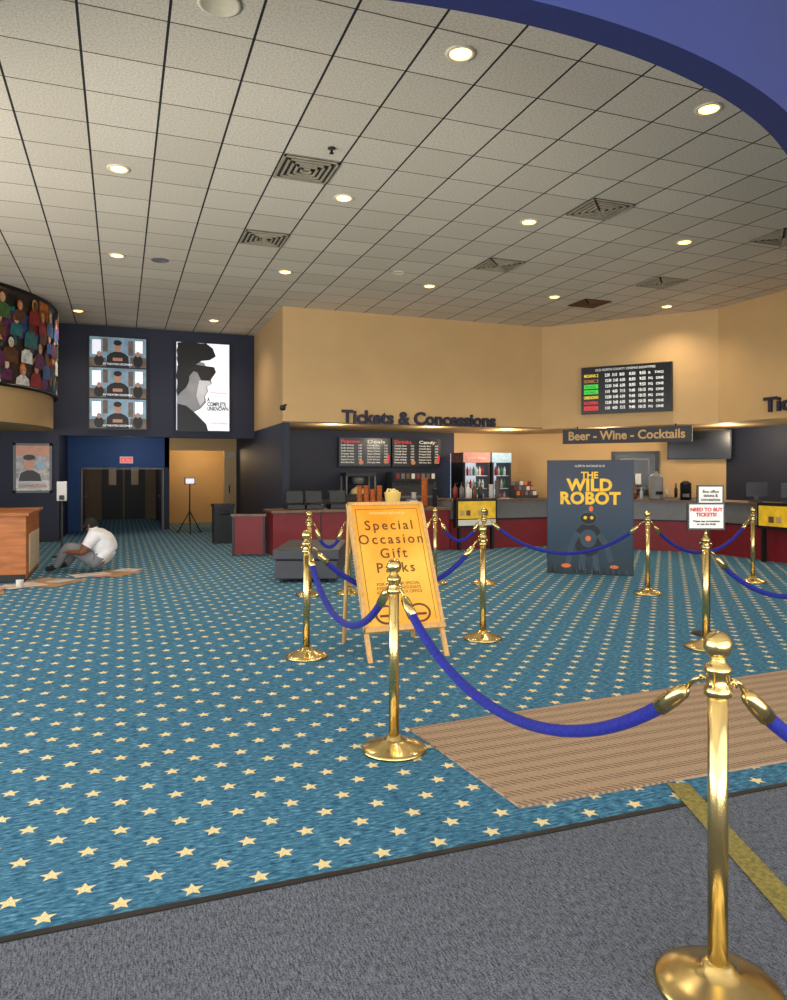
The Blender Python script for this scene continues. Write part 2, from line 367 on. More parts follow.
for i,t in enumerate(('Special','Occasion','Gift','Packs')):
    b.text(t,.12,BR,M,x=W/2,y=y1-.25-i*.125,off=.007,align='CENTER',space=1.3,bold=.001)
b.text('FOR ALL YOUR SPECIAL\nEVENTS AND HOLIDAYS\nASK AT THE BOX OFFICE',.035,BR,M,x=W/2,y=y0+.36,off=.007,align='CENTER')
for cx in (.2,.48):
    b.disc(cx,y0+.12,.1,.08,BR,M,.007); b.disc(cx,y0+.12,.08,.062,GOLDM,M,.009); b.rect(cx-.06,cx+.06,y0+.1,y0+.12,BR,M,.011)
b.box(.0,.035,0.0,y0,-.035,-.01,WOOD,M); b.box(W-.035,W,0.0,y0,-.035,-.01,WOOD,M); b.box(0,.035,y0,y1,-.035,-.012,WOOD,M); b.box(W-.035,W,y0,y1,-.035,-.012,WOOD,M)
b.box(.0,W,.23,.26,-.035,.03,WOOD,M)
for x in (ex0+.02,ex1-.02):
    b.tube([(x,5.87,1.16),(x,6.03,0.0)],.018,WOOD,6)
b.box(ex0,ex1,5.93,5.95,.5,.53,WOOD); b.done()

# ------------------------------------------------------------ robot film standee
p0=(5.86,9.24); p1=(6.82,8.51); Wd=dist(p0,p1); M=frame(p0,p1,0.0)
SK=NT('standee_art'); v=SK.coord(); x,y,z=SK.sep(v); f=SK.noise(v,2.5,4,.6)
g=SK.m('ADD',SK.m('MULTIPLY',z,.5),SK.m('MULTIPLY',f,.35))
SK.link(SK.ramp(g,[(.12,lin((18,30,30))),(.42,lin((24,56,76))),(.7,lin((42,58,78))),(1,lin((38,44,60)))]),SK.p.inputs['Base Color']); SK.p.inputs['Roughness'].default_value=.45
YEL=pm('yellow_title',(240,190,40),.5); RB=pm('robot_dark',(12,15,20),.5); RB2=pm('robot_blue_grey',(50,70,84),.5); ORG=pm('orange_glow',(220,110,40),.5)
b=MB('film_standee'); H=1.65
b.box(0,Wd,0,H,-.04,0,BLACK,M); b.rect(.01,Wd-.01,.01,H-.01,SK.mat,M,.003)
b.box(.1,.2,0,.03,-.35,0,BLACK,M); b.box(Wd-.2,Wd-.1,0,.03,-.35,0,BLACK,M)
cx=Wd/2
b.text('LUPITA NYONG’O IS',.045,WHITE,M,x=cx,y=H-.1,off=.006,align='CENTER')
b.text('THE',.13,YEL,M,x=cx,y=H-.26,off=.006,align='CENTER',bold=.004)
b.text('WILD',.24,YEL,M,x=cx,y=H-.44,off=.006,align='CENTER',bold=.010,space=1.05); b.text('ROBOT',.24,YEL,M,x=cx,y=H-.63,off=.006,align='CENTER',bold=.010,space=1.05)
b.disc(cx-.02,.5,.2,.24,RB,M,.006); b.disc(cx-.02,.82,.13,.11,RB2,M,.007); b.disc(cx-.02,.81,.11,.08,RB,M,.008)
for e in (-.06,.03): b.disc(cx+e,.82,.025,.025,YEL,M,.010)
b.poly([(cx-.2,.62),(cx-.3,.4),(cx-.34,.14),(cx-.27,.14),(cx-.22,.4),(cx-.12,.58)],RB2,M,.009)
b.poly([(cx+.16,.62),(cx+.27,.45),(cx+.33,.2),(cx+.26,.18),(cx+.2,.4),(cx+.1,.55)],RB2,M,.009)
b.poly([(cx-.14,.3),(cx-.16,.06),(cx-.06,.06),(cx-.06,.28)],RB2,M,.009); b.poly([(cx+.04,.28),(cx+.05,.06),(cx+.15,.06),(cx+.11,.3)],RB2,M,.009)
b.disc(cx-.02,.52,.12,.13,RB2,M,.008); b.disc(cx-.02,.52,.04,.04,ORG,M,.010)
b.disc(cx+.02,.95,.03,.04,ORG,M,.009); b.disc(cx-.33,.12,.07,.03,ORG,M,.010); b.disc(cx+.34,.12,.06,.025,ORG,M,.010)
for i in range(26):
    x=random.uniform(.04,Wd-.04); hgt=random.uniform(.06,.2); b.poly([(x-.012,.02),(x+.012,.02),(x+random.uniform(-.03,.03),hgt)],random.choice([RB,RB2]),M,.012)
b.done()

# ------------------------------------------------------------ bench
rm=Matrix.Translation((2.31,9.5,0))@Matrix.Rotation(-yaw,4,'Z')
BV=pm('charcoal_vinyl',(58,60,66),.5,var=.1)
b=MB('upholstered_bench'); b.box(-.42,.42,0,1.5,.05,.30,BV,rm); b.box(-.44,.44,-.02,1.52,.31,.44,BV,rm)
for x in (-.36,.3):
    for y in (.05,1.35): b.box(x,x+.06,y,y+.06,0,.05,BLACK,rm)
b.done(.015)

# ------------------------------------------------------------ concession counter
b=MB('concession_counter')
b.box(2.5,5.9,12.7,13.4,0,.76,RED); b.box(2.46,5.92,12.64,13.45,.76,.81,BRWN)
for x in (3.35,4.2,5.05): b.box(x,x+.02,12.69,12.71,.08,.76,BLACK)
b.box(2.52,5.9,12.72,13.4,0,.07,BLACK)
cp=[(5.92,12.7),(8.1,12.7),(10.1,10.6),(10.1,4.6)]
inn=[(5.92,13.4),(8.4,13.4),(10.8,10.9),(10.8,4.6)]
b.prism(cp+inn[::-1],0,.57,RED)
def off(P,d): return [(P[0][0],P[0][1]+d),(P[1][0]+d*.4,P[1][1]+d),(P[2][0]+d,P[2][1]+d*.4),(P[3][0]+d,P[3][1])]
b.prism(off(cp,.03)+inn[::-1],.57,.92,GLAM); b.prism(off(cp,-.05)+off(inn,.05)[::-1],.92,.96,BRWN)
b.prism(off(cp,-.012)+inn[::-1],.555,.585,BLACK)
b.done(.006)
GG=pm('gold_glow_panel',(215,175,40),.3,em=(235,185,40),es=.22,var=.35,scale=5)
b=MB('candy_display'); b.box(5.94,6.81,12.5,12.63,.43,.98,BLACK); b.box(5.98,6.77,12.49,12.5,.6,.93,GG)
b.box(5.98,6.77,12.485,12.5,.47,.58,WHITE)
for i in range(6): b.box(6.02+i*.125,6.1+i*.125,12.475,12.49,.66,.76,[TAN,BRWN,GG][i%3])
b.box(6.0,6.05,12.5,12.6,0,.43,BLACK); b.box(6.7,6.75,12.5,12.6,0,.43,BLACK); b.done()
b=MB('candy_display'); b.box(9.9,10.03,8.2,9.24,.55,.98,BLACK); b.box(9.89,9.9,8.24,9.2,.6,.93,GG)
for i in range(6): b.box(9.875,9.89,8.3+i*.15,8.39+i*.15,.66,.76,[TAN,BRWN,GG][i%3])
b.box(9.93,10.0,8.25,8.3,0,.55,BLACK); b.box(9.93,10.0,9.14,9.19,0,.55,BLACK); b.done()
b=MB('counter_gate'); Mg=frame((1.85,13.1),(2.42,12.9),0); b.box(0,.58,.03,.72,-.04,0,RED,Mg); b.box(-.02,.6,.70,.74,-.06,.02,BRWN,Mg)
b.box(0,.04,0,.7,-.05,.01,BLACK,Mg); b.box(.54,.58,0,.7,-.05,.01,BLACK,Mg); b.done()
b=MB('back_bar_counter'); b.prism([(3.9,15.5),(7.2,15.5),(7.2,16.08),(3.9,16.08)],0,.9,DGREY)
b.prism([(9.7,14.9),(11.8,12.5),(12.2,12.8),(10.1,15.2)],0,.93,GLAM); b.done(.01)

# refrigerators
FRL=pm('fridge_white_glow',(220,225,230),.4,em=(220,235,255),es=.6)
def fridge(x0,x1,hd):
    b=MB('beverage_refrigerator'); y0,y1=15.25,15.95; z1=1.95
    b.box(x0,x0+.04,y0,y1,.1,z1,BLACK); b.box(x1-.04,x1,y0,y1,.1,z1,BLACK); b.box(x0,x1,y1-.04,y1,.1,z1,FRL); b.box(x0,x1,y0,y1,.0,.12,BLACK)
    b.box(x0,x1,y0-.02,y1,1.72,z1,hd); b.text('COLD DRINKS',.08,WHITE,frame((x0,y0-.03),(x1,y0-.03),1.79),x=(x1-x0)/2,align='CENTER',width=(x1-x0)*.7)
    cols=[pm('can_red',(150,30,30),.4),pm('can_silver',(170,175,180),.4),pm('can_green',(50,110,70),.4),pm('bottle_water',(190,205,215),.3),WHITE]
    for k in range(5):
        z=.2+k*.3; b.box(x0+.04,x1-.04,y0+.04,y1-.04,z,z+.015,WHITE)
        x=x0+.09; i=0
        while x<x1-.08:
            b.lathe([(.03,0),(.032,.14),(.014,.18),(.014,.21)],cols[(i+k)%5],(x,y0+.12,z+.015),10); x+=.08; i+=1
    b.box(x0+.02,x0+.05,y0-.02,y0,.14,1.72,DGREY); b.box(x1-.05,x1-.02,y0-.02,y0,.14,1.72,DGREY); b.box(x1-.09,x1-.07,y0-.05,y0-.02,.7,1.3,DGREY)
    return b.done()
fridge(7.42,8.12,pm('fridge_header_red',(190,130,120),.4,em=(220,160,140),es=.25)); fridge(8.16,8.68,pm('fridge_header_blue',(150,180,200),.4,em=(170,200,220),es=.25))

# menu boards
SCR=pm('screen_black',(10,10,13),.25,var=.02)
TW=pm('screen_white_text',(200,200,200),.5,em=(225,225,215),es=.6)
TR_=pm('screen_red_text',(190,40,40),.5,em=(225,55,50),es=.6)
TY=pm('screen_yellow_text',(220,190,50),.5,em=(235,205,60),es=.6)
TG=pm('screen_green_text',(60,190,60),.5,em=(60,210,60),es=.6)
TO=pm('screen_food_orange',(170,110,60),.5,em=(190,120,70),es=.4)
MW=pm('menu_text',(190,185,175),.5,em=(225,215,195),es=.55)
def menu(x0,x1,hdr):
    b=MB('menu_board'); z0,z1=1.62,2.30; b.box(x0,x1,16.1,16.19,z0,z1,BLACK); M=frame((x0,16.095),(x1,16.095),z0); w=x1-x0; h=z1-z0
    b.rect(.02,w-.02,.02,h-.02,SCR,M,.0)
    for j in range(2):
        xo=.05+j*w/2; b.text(hdr[j],.1,[TR_,MW][j],M,x=xo,y=h-.13,off=.003,bold=.002,width=w*.34)
        for i in range(7):
            b.text(random.choice(['Popcorn Large','Soft Drink','Nachos Cheese','Hot Dog Bun','Candy Box','Pretzel Salt']),.05,MW,M,x=xo,y=h-.2-i*.066,off=.003,width=w*.25,bold=.001)
            b.text('%d.50'%(4+i),.05,MW,M,x=xo+w*.33,y=h-.2-i*.066,off=.003,bold=.001)
    b.disc(w*.42,.1,.06,.05,TO,M,.005); b.disc(w*.95,.2,.03,.09,TR_,M,.005); b.disc(w*.89,.12,.04,.05,TO,M,.005)
    return b.done()
menu(4.68,5.95,['Popcorn','Deals']); menu(5.99,7.24,['Drinks','Candy'])

# showtimes display
p0=(9.27,13.25); p1=(10.43,11.82); w=dist(p0,p1); M=frame(p0,p1,2.72); h=1.0
b=MB('showtimes_display'); b.box(0,w,0,h,-.03,.05,BLACK,M); b.rect(.02,w-.02,.02,h-.02,SCR,M,.052)
b.text('OLD NORTH COUNTY CINEMAS SHOWTIMES',.07,TW,M,x=.3,y=h-.1,off=.056,width=w*.66)
for i in range(7):
    y=h-.22-i*.115
    cc=[TY,TO,TG,TG,TY,TR_,TR_][i]
    if i in (2,3,6): b.rect(.06,.36,y-.012,y+.075,cc,M,.055); b.text(['','','WICKED','MUFASA','','','GLADI'][i],.07,SCR,M,x=.08,y=y+.005,off=.058,width=.24)
    else: b.text(['MOANA 2','SONIC 3','','','UNKNOWN','NOSFERA',''][i],.09,cc,M,x=.06,y=y,off=.057,width=.3,bold=.003)
    b.text(random.choice(['1:10   4:00   7:15','12:30  3:45  6:30','2:20   5:10   8:00']),.085,TW,M,x=.5,y=y,off=.056,width=w*.22,bold=.003)
    b.text(random.choice(['9:40   10:15','8:50    9:55']),.085,TW,M,x=.5+w*.27,y=y,off=.056,width=w*.18,bold=.003)
    b.text(random.choice(['PG   ONE','R    TWO']),.07,TW,M,x=1.38,y=y,off=.056,width=w*.16,bold=.002)
b.done()

# wall lettering
LET=pm('navy_letters',(26,26,48),.5)
b=MB('tickets_concessions_lettering'); M=frame((4.13,13.97),(7.6,13.97),2.475); b.text('Tickets & Concessions',.36,LET,M,off=.0,ext=.02,bold=.012,width=3.45); b.done()
b=MB('tickets_lettering'); M=frame((10.97,10.08),(10.97,7.5),2.58); b.text('Tickets',.36,LET,M,off=.0,ext=.02,bold=.012,width=1.3); b.done()
p0=(9.03,13.6); p1=(10.68,11.55); w=dist(p0,p1); M=frame(p0,p1,2.10)
b=MB('bar_sign'); b.box(0,w,0,.32,-.03,.03,DGREY,M); b.text('Beer - Wine - Cocktails',.26,TAN,M,x=.12,y=.08,off=.032,ext=.004,width=w-.26,bold=.006); b.box(.3,.33,.3,.37,-.02,0,BLACK,M); b.box(w-.33,w-.3,.3,.37,-.02,0,BLACK,M); b.done()

# television, pass-through window
RC0=Vector((9.4,16.2)); RC1=Vector((12.6,12.6)); rd=(RC1-RC0).normalized(); nrm=Vector((-.66,-.75)).normalized()
def onrc(x): return RC0+rd*((x-9.4)/rd.x)
a=onrc(11.78)+nrm*.22; c_=onrc(12.66)+nrm*.22; M=frame(a,c_,1.78); w=(c_-a).length
b=MB('wall_television'); b.box(0,w,0,.64,-.06,.0,BLACK,M); b.rect(.03,w-.03,.03,.61,SCR,M,.002); b.box(w*.4,w*.6,.1,.4,-.2,-.06,DGREY,M); b.done()
a=onrc(10.95)+nrm*.03; c_=onrc(11.66)+nrm*.03; M=frame(a,c_,.96); w=(c_-a).length
b=MB('window_2'); b.box(0,w,0,1.02,-.02,.03,BLACK,M); b.rect(.08,w-.08,.08,.95,SCR,M,.032); b.box(.2,w-.2,.15,.85,.032,.045,GLAM,M); b.rect(.23,w-.23,.18,.82,SCR,M,.047)  # flat black sheet painted in place of the dim inside
b.rect(.3,.5,.3,.6,RED,M,.049); b.rect(.55,.68,.25,.5,WHITE,M,.049); b.done()

# counter-top things
def put(name): return MB(name)
for x in (2.95,3.3,3.75):
    b=put('cash_register'); b.box(x-.16,x+.16,12.85,13.2,.812,.9,BLACK); M=frame((x-.16,12.95),(x+.16,12.95),.9,.3); b.box(0,.32,.02,.26,-.03,0,BLACK,M); b.rect(.015,.305,.035,.245,DGREY,M,.002); b.box(x-.03,x+.03,12.97,13.03,.88,1.0,BLACK); b.done(.008)
CUP=pm('orange_cup',(206,118,60),.5,var=.3,scale=30); CUP2=pm('red_cup',(130,40,35),.5)
def cups(name,x,y,z,n,mat,r=.05,step=.07):
    b=put(name)
    for i in range(n): b.lathe([(r*.8,0),(r,step*.93),(r*1.06,step*.95),(r*1.06,step)],mat,(x,y,z+.002+i*step),16)
    return b.done()
for x,k in ((4.2,6),(4.33,6),(4.46,5),(4.59,6)): cups('cup_stack',x,13.05,.81,k,CUP,.055)
cups('cup_stack',5.52,13.05,.81,8,CUP,.065); cups('cup_stack',5.36,13.2,.81,4,WHITE,.05); cups('cup_stack',5.76,13.1,.81,5,DGREY,.05)
cups('cup_stack',7.0,13.1,.96,4,WHITE,.05); cups('cup_stack',7.14,13.1,.96,5,GLAM,.05)
b=put('popcorn_tub'); STR=pm('glowing_tub',(235,200,110),.5,em=(240,200,110),es=.4); b.lathe([(.12,0.002),(.16,.28),(.165,.29)],STR,(4.88,13.1,.81),20)  # glow put into the tub's material, the tub is no lamp
POP=pm('popcorn',(245,225,160),.8)
for i in range(24):
    a=random.uniform(0,6.28);r=random.uniform(0,.13); b.lathe([(.012,-.02),(.028,0),(.012,.02)],POP,(4.88+r*math.cos(a),13.1+r*math.sin(a),1.10+random.uniform(0,.05)),7)
b.done()
b=put('napkin_dispenser'); b.box(5.08,5.26,12.75,12.9,.812,.98,GLAM); b.box(5.1,5.24,12.74,12.75,.84,.95,WHITE); b.done(.01)
b=put('condiment_pumps')
for i,m in enumerate((CUP2,GLAM,WHITE,BRWN,DGREY)):
    x=6.2+i*.14; b.lathe([(.05,0.002),(.05,.2),(.02,.24),(.01,.25),(.01,.32)],m,(x,13.1,.96),14); b.tube([(x,13.1,1.27),(x,13.02,1.27),(x,13.0,1.25)],.01,BLACK,6)
b.done()
b=put('popcorn_machine'); b.box(4.7,5.4,15.58,16.03,.902,1.0,DGREY); b.box(4.7,5.4,15.58,16.03,1.4,1.48,DGREY)
for x,y in ((4.7,15.58),(5.37,15.58),(4.7,16.0),(5.37,16.0)): b.box(x,x+.03,y,y+.03,1.0,1.4,GLAM)
b.lathe([(.12,0),(.16,.1),(.14,.16)],GLAM,(5.05,15.8,1.23),16); b.lathe([(.2,0),(.15,.1),(.05,.16)],POP,(5.05,15.8,1.0),16); b.done()
b=put('soda_fountain'); b.box(5.8,6.9,15.6,16.02,.902,1.5,DGREY); b.box(5.82,6.88,15.55,15.6,1.28,1.5,BLACK); b.box(5.8,6.9,15.5,15.6,.902,.95,GLAM)
for i in range(8): b.box(5.88+i*.125,5.96+i*.125,15.54,15.55,1.34,1.46,[CUP2,GLAM,BRWN,WHITE][i%4]); b.lathe([(.015,0),(.015,.08)],BLACK,(5.92+i*.125,15.57,1.2),8)
b.done(.006)
b=put('candy_rack')
for k in range(3):
    b.box(7.5,8.0,12.95+k*.1,13.05+k*.1,.962,1.02+k*.1,DGREY)
    for i in range(5): b.box(7.52+i*.095,7.59+i*.095,12.97+k*.1,13.0+k*.1,1.02+k*.1,1.1+k*.1,[CUP,CUP2,GLAM,BRWN,WHITE][(i+k)%5])
b.done()
b=put('liquor_bottles'); bc=[pm('amber_bottle',(110,64,26),.2),pm('green_bottle',(34,60,42),.2),pm('clear_bottle',(170,175,175),.2),BLACK,pm('wine_dark',(60,16,22),.2)]
for i in range(14):
    t=i/13; x=9.98+t*1.6; y=14.85-t*1.83; hh=random.uniform(.8,1.1)
    b.lathe([(.035,0.002),(.037,.18*hh),(.014,.24*hh),(.013,.31*hh),(.016,.32*hh)],bc[i%5],(x,y,.93),12)
b.done()
b=put('drink_dispenser'); c=(9.62,11.35,.962); b.lathe([(.13,0),(.14,.03),(.13,.06),(.13,.42),(.10,.47),(.03,.5),(.03,.54)],GLAM,c,20); b.box(9.5,9.62,11.16,11.22,1.06,1.12,BLACK); b.done()
b=put('drink_dispenser'); c=(9.97,10.95,.962); b.lathe([(.1,0),(.1,.3),(.105,.31),(.04,.36)],BLACK,c,20); b.box(9.85,9.92,10.8,10.9,1.02,1.08,GLAM); b.done()
b=put('liquor_bottles')
for i in range(7):
    x=8.95+i*.08; y=12.05-i*.085; hh=random.uniform(.7,1.0); b.lathe([(.032,0.002),(.034,.18*hh),(.014,.24*hh),(.013,.31*hh),(.016,.32*hh)],bc[(i*2)%5],(x,y,.961),12)
b.done()
for (x,y) in ((8.65,12.5),(10.4,9.7),(10.42,9.0)):
    b=put('point_of_sale_terminal'); M=frame((x-.14,y+.1),(x+.14,y-.1),1.0); b.box(.05,.25,-.035,-.01,-.12,.05,BLACK,M); b.box(.0,.34,.06,.3,-.03,0,BLACK,M); b.rect(.015,.325,.075,.285,DGREY,M,.002); b.box(.13,.2,-.02,.2,-.07,-.03,BLACK,M); b.done()

# ------------------------------------------------------------ poster displays on the far wall
LB=pm('screen_grey_blue',(110,140,160),.4,em=(130,155,170),es=.4,var=.5,scale=5); LBK=pm('screen_silhouette',(12,12,16),.4); SKN=pm('screen_skin',(170,120,95),.4,em=(170,120,95),es=.4)
LB2=pm('screen_dusk',(84,72,66),.4,em=(110,90,76),es=.4,var=.6,scale=7)
WG=pm('screen_white_glow',(225,228,232),.4,em=(240,244,255),es=.7,var=.02); GF=pm('screen_grey_face',(120,120,124),.4,em=(125,125,130),es=.5,var=.3,scale=3); GF2=pm('screen_light_grey',(180,180,184),.4,em=(180,180,185),es=.5,var=.2,scale=3)
b=MB('poster_display'); x0,x1,z0,z1=-.66,.56,2.42,4.47; M=frame((x0,17.12),(x1,17.12),z0); W=x1-x0; Hh=z1-z0
b.box(0,W,0,Hh,-.07,0,BLACK,M)
for k in range(3):
    y=.03+k*(Hh-.03)/3; hh=(Hh-.03)/3-.03; b.rect(.03,W-.03,y,y+hh,LB,M,.004)
    b.rect(.03,.36,y,y+hh*.3,LB2,M,.006); b.rect(.86,W-.03,y,y+hh*.35,LB2,M,.006)
    b.rect(.08,.26,y+hh*.4,y+hh*.9,WG,M,.006); b.rect(.96,1.12,y+hh*.5,y+hh*.92,WG,M,.006); b.rect(.3,.4,y+hh*.5,y+hh*.95,LB2,M,.006); b.rect(.82,.92,y+hh*.4,y+hh*.9,LB2,M,.006)
    cx=.6; b.poly([(cx-.24,y),(cx-.22,y+hh*.36),(cx-.15,y+hh*.46),(cx-.06,y+hh*.52),(cx+.06,y+hh*.52),(cx+.15,y+hh*.46),(cx+.22,y+hh*.36),(cx+.24,y)],LBK,M,.008)
    b.disc(cx,y+hh*.68,.07,.11,SKN,M,.009); b.disc(cx,y+hh*.82,.085,.06,LBK,M,.010)
    b.disc(cx-.38,y+hh*.2,.1,.12,LBK,M,.009); b.disc(cx-.38,y+hh*.42,.045,.06,SKN,M,.010); b.disc(cx+.42,y+hh*.22,.1,.14,LBK,M,.009); b.disc(cx+.42,y+hh*.46,.045,.06,SKN,M,.010)
    b.text('IN THEATERS DECEMBER',.06,WG,M,x=.3,y=y+.04,off=.012,width=.6); b.rect(.5,.7,y+.13,y+.2,SKN,M,.012)
b.done()
b=MB('poster_display'); x0,x1,z0,z1=1.15,2.38,2.41,4.46; M=frame((x0,17.12),(x1,17.12),z0); W=x1-x0; Hh=z1-z0
b.box(0,W,0,Hh,-.07,0,BLACK,M); b.rect(.03,W-.03,.03,Hh-.03,WG,M,.003)
def U(px,py): return ((px-176)/54*(W-.04)+.02,(432-py)/91*Hh)
def curvy(pts,amp=.025):
    out=[]
    for i in range(len(pts)):
        p=Vector(pts[i]);q_=Vector(pts[(i+1)%len(pts)]); m=max(1,int((q_-p).length/.1))
        for k in range(m):
            v=p.lerp(q_,k/m); out.append((max(.03,min(W-.03,v.x+random.uniform(-amp,amp))),max(.03,min(Hh-.03,v.y+random.uniform(-amp,amp)))))
    return out
b.poly([U(*p) for p in [(177,366),(188,360),(204,362),(209,372),(212,383),(207,386),(208,391),(205,396),(206,402),(200,409),(194,412),(196,431),(177,431)]],GF,M,.006)
b.poly([U(*p) for p in [(199,380),(209,380),(211,383),(206,386),(207,391),(204,396),(204,401),(200,406),(196,396)]],GF2,M,.007)
b.poly(curvy([U(*p) for p in [(177,342),(206,342),(213,347),(215,354),(209,360),(201,361),(194,366),(190,376),(186,388),(177,396)]]),LBK,M,.008)
b.poly([U(*p) for p in [(193,364),(214,366),(216,371),(210,380),(201,380),(197,372),(184,369),(184,366)]],LBK,M,.010)
b.poly([U(*p) for p in [(177,404),(186,406),(196,414),(206,424),(208,431),(177,431)]],LBK,M,.012)
b.text('A\nCOMPLETE\nUNKNOWN',.13,INK,M,x=U(207,0)[0],y=U(0,401)[1],off=.013,width=.48,line=.8,bold=.004)
b.text('IN THEATERS CHRISTMAS',.06,TR_,M,x=U(210,0)[0],y=U(0,424)[1],off=.013,width=.4); b.text('TIMOTHEE CHALAMET',.06,TR_,M,x=U(210,0)[0],y=U(0,393)[1],off=.013,width=.4)
b.done()
b=MB('framed_film_poster'); M=frame((-2.11,17.15),(-1.37,17.15),1.05); b.box(0,.74,0,1.05,-.04,0,DGREY,M)
PO=pm('poster_print',(150,140,130),.3,var=.8,scale=7,coat=.5); b.rect(.05,.69,.05,1.0,PO,M,.004)
b.rect(.05,.69,.78,1.0,SKN,M,.006); b.disc(.3,.62,.1,.14,SKN,M,.007); b.disc(.3,.75,.12,.06,LBK,M,.008); b.poly([(.1,.25),(.14,.42),(.26,.48),(.38,.48),(.5,.4),(.54,.25)],LBK,M,.007)
b.disc(.52,.58,.07,.1,LB,M,.007); b.rect(.08,.66,.08,.24,WHITE,M,.006); b.text('COMING SOON',.09,REDT,M,x=.12,y=.12,off=.008,width=.5)
for a in ((0,.74,0,.05),(0,.74,1.0,1.05),(0,.05,0,1.05),(.69,.74,0,1.05)): b.box(a[0],a[1],a[2],a[3],0,.02,GLAM,M)
b.done()

# ------------------------------------------------------------ entrance runner mat, tape
b=MB('runner_mat'); b.prism([(1.53,3.84),(1.62,2.77),(4.9,2.72),(4.9,4.03)],.001,.012,TANM); b.done()
TAPE=pm('yellow_floor_tape',(128,118,58),.7,var=.4,scale=60)
b=MB('floor_tape')
p=Vector((2.43,2.72)); q_=Vector((1.72,.85)); dv=(q_-p).normalized(); nv=Vector((dv.y,-dv.x))*.05
b.prism([tuple(p+nv),tuple(p-nv),tuple(q_-nv),tuple(q_+nv)],.009,.0105,TAPE); b.done()

# ------------------------------------------------------------ left: wooden kiosk, cardboard, bin, stand, tripod
b=MB('wooden_kiosk'); b.box(-2.6,-1.19,10.95,12.6,.03,.88,CWOOD); b.box(-2.65,-1.15,10.9,12.64,.88,.93,CWOOD)
b.box(-1.19,-1.17,11.2,12.4,.1,.62,CREAM); b.box(-2.6,-1.2,10.93,10.95,0,.1,BLACK); b.box(-1.25,-1.2,10.95,12.6,0,.03,BLACK); b.box(-1.7,-1.67,10.93,10.95,.1,.88,BRWN); b.done(.008)
CARD=pm('cardboard',(160,124,86),.85,var=.2,scale=5); CL=pm('stained_paper',(190,180,170),.9,var=.25,scale=6); PINK=pm('pink_paper',(196,140,130),.9,var=.15)
b=MB('flattened_cardboard')
for (x,y,wx,wy,r,m,z) in ((-1.75,10.1,.8,.6,.15,CARD,.001),(-.9,10.72,.7,.7,-.55,CARD,.004),(-.1,11.35,.6,.6,.9,CARD,.007),(-1.2,10.5,.5,.4,.6,CL,.010),(-.4,11.3,.5,.35,.4,CL,.010),(.1,11.65,.35,.3,-.5,CL,.011),(-1.5,10.35,.3,.22,-.3,PINK,.013),(-.75,10.75,.32,.22,.9,CL,.014),(-.25,11.1,.22,.2,.4,PINK,.014),(-2.0,10.1,.4,.35,.5,CL,.013)):
    mt=Matrix.Translation((x,y,0))@Matrix.Rotation(r,4,'Z'); b.box(-wx/2,wx/2,-wy/2,wy/2,z,z+.003,m,mt)
    if m is CARD: b.box(-wx/2,wx/2,-.004,.004,z+.003,z+.006,BRWN,mt)
b.lathe([(.04,.016),(.045,.1),(.047,.105)],WHITE,(-1.2,10.35,0),14)
b.done()
b=MB('waste_bin'); b.prism([(1.82,15.5),(2.22,15.5),(2.22,15.9),(1.82,15.9)],0,.76,DGREY); b.prism([(1.8,15.48),(2.24,15.48),(2.24,15.92),(1.8,15.92)],.76,.82,BLACK); b.box(1.92,2.12,15.47,15.5,.6,.7,BLACK); b.done(.02)
b=MB('sanitizer_stand'); c=(-.96,14.0,0); b.lathe([(.16,0),(.16,.02),(.03,.04),(.02,.06),(.02,1.0)],DGREY,c,20); b.box(-1.04,-.88,13.93,14.04,.98,1.32,WHITE); b.box(-1.0,-.92,13.9,13.93,1.0,1.08,DGREY); b.done(.01)
b=MB('tripod_lamp_stand'); c=Vector((1.57,18.3,0))
for k in range(3):
    a=k*2.094+.5; b.tube([(c.x,c.y,.55),(c.x+.32*math.cos(a),c.y+.32*math.sin(a),.012)],.014,BLACK,6)
b.tube([(c.x,c.y,.3),(c.x,c.y,1.25)],.016,BLACK,8); b.box(c.x-.12,c.x+.12,c.y-.05,c.y+.05,1.2,1.36,BLACK); b.rect(-.1,.1,-.06,.06,WG,frame((c.x,c.y-.055),(c.x+1,c.y-.055),1.28),0); b.done()

